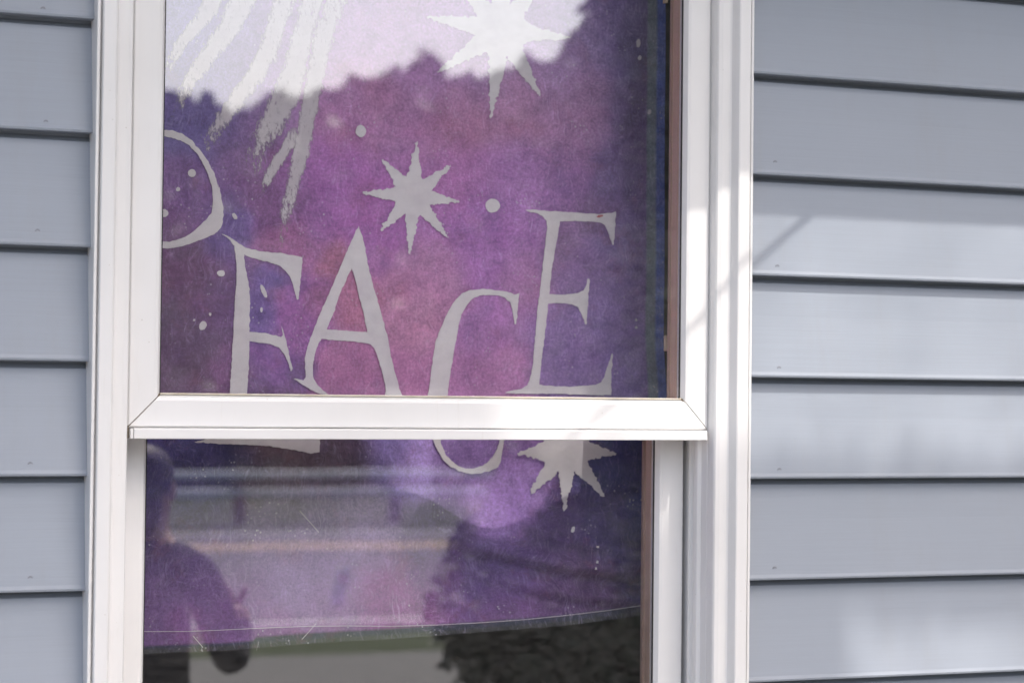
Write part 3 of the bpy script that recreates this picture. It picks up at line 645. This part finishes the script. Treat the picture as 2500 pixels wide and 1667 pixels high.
# broadleaf tree over the photographer: its leaves shade the left of the wall
tr = thing('broadleaf_tree', 'leafy broad-crowned tree beside the lot that shades the wall', 'tree')
SV = Vector((.38, -1, 1.38))
tb = Vector((-1.9, -3.9, 0)); hub = Vector((-.6, -3.3, 4.0))
tube('trunk', [tb, tb+Vector((.1, .02, 1.5)), tb+Vector((.5, .2, 2.8)), hub], [.2, .16, .13, .1], 'bark', tr)
rn = random.Random(5); pts = []
def shaded(x, z):      # which wall points the crown hides from the sun (x, height above the sill line)
    e = .44+.03*math.sin(z*19+1)+.02*math.sin(z*43)-.06*sstep(.22, .30, z)
    if x < e: return True
    if -.022+.015*math.sin(x*9) < z < .118+.006*math.sin(x*13): return True
    if z < -.02 and x < .80+.03*math.sin(z*60): return True
    if .835 < x < .86 and z < -.03: return True
    return False
for i in range(48000):
    x = rn.uniform(-1.2, 1.7); z = rn.uniform(-.25, .9)
    if not shaded(x, z): continue
    if z > .55 and rn.random() < .5: continue
    t = rn.uniform(2.0, 2.9)
    pts.append(Vector((x, 0, z+Z0))+SV*t)
for i in range(7000):
    a = rn.random()*6.283; r = rn.random()**.5
    x = -1.2+1.6*r*math.cos(a); y = -3.4+1.5*r*math.sin(a); z = 5.6+rn.gauss(0, .55)
    pts.append(Vector((x-.6, y, z)))
for i in range(12000):      # loose unseen leaves, added in the sun's path to dim it
    t = rn.uniform(5.0, 7.0); pts.append(Vector((rn.uniform(-.6, 1.8), 0, rn.uniform(-.3, .75)+Z0))+SV*t)
leaf_mesh(pts[:-12000], .036, 'crown', 'leaf', tr, rn); leaf_mesh(pts[-12000:], .012, 'sun_dimming_leaves', 'leaf', tr, rn)
for e in ((.9, -2.6, 4.9), (.3, -2.3, 4.8), (1.6, -2.5, 4.75), (-1.8, -3.9, 5.8), (-.9, -2.4, 5.7), (-.2, -3.6, 6.2), (1.1, -2.5, 5.4)):
    e = Vector(e); mid = hub.lerp(e, .5)+Vector((0, 0, .12)); tube('limb', [hub, mid, e], [.07, .045, .012], 'bark', tr, 6)
# unseen shrub, added right of the view to hold sky light off the wall
sh = thing('sky_blocker_shrub', 'tall unseen shrub added right of the window to dim the wall', 'shrub')
tube('stem', [(2.4, -1.35, 0), (2.42, -1.33, 1.3), (2.4, -1.35, 2.5)], [.05, .035, .01], 'bark', sh)
rn = random.Random(21); pts = []
for i in range(7000):
    h = rn.random(); a = rn.random()*6.283; r = .72*math.sin(math.pi*min(1, .16+h*.86))**.6*(.4+.6*rn.random()**.5)*(1+.12*math.sin(a*6+h*17))
    pts.append((2.4+r*math.cos(a), -1.35+r*math.sin(a)*.85, .12+h*2.55))
leaf_mesh(pts, .05, 'crown', 'leaf', sh, rn)
# far wood
rn = random.Random(11)
SKY = [(200, 225), (340, 215), (400, 215), (440, 235), (473, 224), (510, 245), (548, 262), (585, 235), (630, 215), (700, 225), (740, 200), (779, 224), (800, 185), (815, 168), (835, 190), (857, 178), (890, 172), (914, 142), (929, 176), (947, 142), (976, 108), (1005, 128), (1018, 182), (1046, 170), (1070, 178), (1085, 160), (1097, 182), (1125, 185), (1151, 166), (1181, 152), (1211, 130), (1241, 152), (1270, 146), (1295, 102), (1331, 70), (1355, 94), (1376, 76), (1388, 100), (1405, 88), (1430, 76), (1500, 90), (1600, 60), (1900, 80)]
v = []; f = []
def add_leaf(p, s):
    n = Vector((rn.gauss(0, 1), rn.gauss(0, 1), rn.gauss(0, 1))).normalized(); a = n.orthogonal().normalized(); b = n.cross(a)
    i = len(v); v.extend([p-a*s, p+b*s*.7, p+a*s, p-b*s*.7]); f.append((i, i+1, i+2, i+3))
px = -700
while px < 3200:      # narrow firs make the ragged top, broader crowns fill in below them
    for con in (True, False):
        dist = rn.uniform(38, 48); top = interp(SKY, px)+(rn.uniform(-8, 14) if con else rn.uniform(60, 130))
        if px < 100: top = 220+60*math.sin(px*.011)+rn.uniform(-20, 30)
        if px > 1700: top = 90+60*math.sin(px*.013)+rn.uniform(-20, 30)
        p = mirrored(px, top, dist); h = p.z; rw = rn.uniform(.9, 1.3)
        for k in range(300 if con else 200):
            t = rn.random()
            if con: rr = rw*(.03+.97*(1-t)**1.1)*rn.random()**.4; zz = h*(.30+.70*t)
            else: rr = rw*math.sqrt(max(0, 1-(2*t-1)**2))*rn.random()**.35; zz = h*(.12+.88*t)
            a = rn.random()*6.283; add_leaf(Vector((p.x+rr*math.cos(a), p.y+rr*math.sin(a), zz)), rn.uniform(.10, .22) if con else rn.uniform(.16, .32))
    px += rn.uniform(13, 19)
for k in range(26000):      # undergrowth closes the foot of the wood
    q = mirrored(rn.uniform(-700, 3200), 600, rn.uniform(36, 48)); add_leaf(Vector((q.x, q.y, min(abs(rn.gauss(0, 2.0)), 4.0))), rn.uniform(.2, .42))
me = bpy.data.meshes.new('far_wood'); me.from_pydata([tuple(q) for q in v], [], f); me.update(); me.materials.append(M['wood_far'])
fwo = bpy.data.objects.new('far_wood', me); COL.objects.link(fwo); fwo['kind'] = 'stuff'; fwo['label'] = 'dark mixed wood beyond the road'; fwo['category'] = 'wood'
# service cable from the eave to a pole
pole = thing('utility_pole', 'tall brown timber utility pole left of the house', 'utility pole')
pp = Vector((-12.6, -17.3, 0))
pp = Vector((-9.4, -12.1, 0))
tube('shaft', [pp, pp+Vector((0, 0, 8.6))], [.16, .11], 'post', pole, 12)
box('cross_arm', (pp.x-.9, pp.y-.05, 7.9), (pp.x+.9, pp.y+.05, 8.02), 'post', pole)
for dx in (-.8, -.4, .4, .8): tube('insulator', [(pp.x+dx, pp.y, 8.022), (pp.x+dx, pp.y, 8.16)], [.04, .025], 'insulator', pole, 8)
A_ = on_plane(1915, 455, -.012)+SV*(ED/1.0)
A_ = Vector((A_.x, -ED-.006, EZ+.03))
B_ = pp+Vector((.13, .1, 6.6))
cab = tube('service_cable', [A_.lerp(B_, t)-Vector((0, 0, 1.2*t*(1-t))) for t in [k/24 for k in range(25)]], .0042, 'cable')
cab['label'] = 'black service cable slung from the eave to the utility pole'; cab['category'] = 'cable'

# ------------------------------------------------------------------ person standing beside the photographer, seen only in the panes
def person(base, face):
    root = thing('person', 'person in dark jacket and trousers with a hand on a shoulder strap', 'person')
    J = {  # joint: (x right, y forward, z), radius
     'pelvis': ((0, 0, .96), .150), 'waist': ((0, .01, 1.10), .135), 'chest': ((0, .01, 1.30), .160), 'neck0': ((0, -.01, 1.46), .085), 'neck': ((0, 0, 1.52), .058), 'jaw': ((0, .025, 1.58), .070), 'head': ((0, .015, 1.66), .090), 'crown': ((0, 0, 1.73), .062),
     'shr': ((.175, -.01, 1.415), .072), 'elr': ((.255, .05, 1.14), .052), 'wrr': ((.24, .17, 1.24), .036), 'har': ((.215, .20, 1.30), .034),
     'shl': ((-.175, -.01, 1.415), .072), 'ell': ((-.225, -.02, 1.12), .050), 'wrl': ((-.225, .05, .88), .034), 'hal': ((-.22, .075, .80), .034),
     'hpr': ((.095, 0, .90), .098), 'knr': ((.105, .02, .50), .066), 'anr': ((.11, -.02, .09), .046), 'tor': ((.125, .13, .04), .040),
     'hpl': ((-.095, 0, .90), .098), 'knl': ((-.105, .02, .50), .066), 'anl': ((-.11, -.02, .09), .046), 'tol': ((-.125, .13, .04), .040)}
    E = ['pelvis-waist', 'waist-chest', 'chest-neck0', 'neck0-neck', 'neck-jaw', 'jaw-head', 'head-crown', 'neck0-shr', 'shr-elr', 'elr-wrr', 'wrr-har', 'neck0-shl', 'shl-ell', 'ell-wrl', 'wrl-hal', 'pelvis-hpr', 'hpr-knr', 'knr-anr', 'anr-tor', 'pelvis-hpl', 'hpl-knl', 'knl-anl', 'anl-tol']
    names = list(J); idx = {n: i for i, n in enumerate(names)}
    me = bpy.data.meshes.new('body'); me.from_pydata([J[n][0] for n in names], [tuple(idx[q] for q in e.split('-')) for e in E], [])
    o = bpy.data.objects.new('body', me); COL.objects.link(o)
    o.modifiers.new('skin', 'SKIN'); sv = me.skin_vertices[0].data
    for n, s in zip(names, sv): s.radius = (J[n][1], J[n][1]*(.78 if n in ('pelvis', 'waist', 'chest') else 1)); s.use_root = n == 'pelvis'
    sd = o.modifiers.new('sub', 'SUBSURF'); sd.levels = sd.render_levels = 2
    dg = bpy.context.evaluated_depsgraph_get(); ev_ = o.evaluated_get(dg); m2 = bpy.data.meshes.new_from_object(ev_)
    o.modifiers.clear(); o.data = m2
    for k in ('jacket', 'trousers', 'skin', 'shoe'): m2.materials.append(M[k])
    for p in m2.polygons:
        c = p.center; p.use_smooth = True
        def near(n): return (c-Vector(J[n][0])).length
        if c.z > 1.50 or near('har') < .06 or near('hal') < .065: p.material_index = 2
        elif c.z < .075: p.material_index = 3
        elif c.z < .93 and abs(c.x) < .20: p.material_index = 1
    o.parent = root
    # fingers round the strap and hanging
    for hx, hy, hz, dirs in ((.215, .20, 1.30, [(-.03, -.012, .06), (-.045, -.012, .05), (-.055, -.012, .035), (-.055, -.012, .015), (.02, .012, .05)]),
                             (-.22, .075, .80, [(.012, .05, -.062), (.004, .04, -.08), (-.004, .025, -.082), (-.010, .01, -.07), (.03, .045, -.02)])):
        for k, d in enumerate(dirs):
            a = Vector((hx, hy, hz))+Vector(d)*.2; mid = Vector((hx, hy, hz))+Vector(d)*.75+Vector((0, .008, 0)); e = Vector((hx, hy, hz))+Vector(d)*1.15
            tube('finger', [a, mid, e], [.0095, .009, .0065], 'skin', root, 8)
    # face and hair
    def ball(name, c, r, mat):
        bm = bmesh.new(); bmesh.ops.create_uvsphere(bm, u_segments=16, v_segments=10, radius=1)
        for q in bm.verts: q.co = Vector((q.co.x*r[0]+c[0], q.co.y*r[1]+c[1], q.co.z*r[2]+c[2]))
        mm = bpy.data.meshes.new(name); bm.to_mesh(mm); bm.free(); mm.materials.append(M[mat]); ob = bpy.data.objects.new(name, mm); COL.objects.link(ob); ob.parent = root
        for q in mm.polygons: q.use_smooth = True
    ball('hair', (0, -.022, 1.69), (.092, .098, .085), 'hair'); ball('hair', (0, -.065, 1.60), (.078, .05, .10), 'hair')
    for s in (-1, 1):
        ball('eye', (.031*s, .088, 1.655), (.011, .008, .008), 'eye'); ball('ear', (.083*s, .005, 1.64), (.010, .018, .030), 'skin')
    ball('nose', (0, .104, 1.625), (.012, .016, .022), 'skin'); ball('mouth', (0, .088, 1.588), (.024, .008, .006), 'lip')
    # strap across the chest with a small bag at the hip
    sp = [(.10, -.02, 1.47), (.085, .09, 1.42), (.06, .155, 1.32), (.00, .150, 1.18), (-.10, .135, 1.03), (-.17, .08, .93), (-.19, -.02, .90)]
    tube('strap', sp, .014, 'strap', root, 6); box('bag', (-.30, -.13, .72), (-.20, .10, .90), 'strap', root, .02)
    root.location = base; root.rotation_euler.z = math.atan2(-face.x, face.y); root.scale = (-.83, .83, .83); return root
M['jacket'] = simple('dark_jacket', (.012, .012, .022), (.03, .03, .045), 40, .9)
M['trousers'] = simple('dark_trousers', (.012, .012, .014), (.025, .025, .03), 60, .9)
M['skin'] = simple('skin', (.46, .28, .20), (.52, .33, .25), 40, .55)
M['shoe'] = simple('shoe', (.02, .02, .02), (.04, .04, .04), 30, .5)
M['hair'] = simple('hair', (.02, .014, .010), (.05, .035, .022), 60, .6)
M['eye'] = simple('eye', (.05, .03, .02), (.08, .05, .03), 60, .2)
M['lip'] = simple('lip', (.35, .13, .12), (.40, .17, .15), 60, .5)
M['strap'] = simple('tan_strap', (.28, .17, .12), (.36, .23, .17), 30, .7)
pb = mirrored(352, 904, 5.0); person((pb.x, pb.y, .004), Vector((.62, -1, 0)))
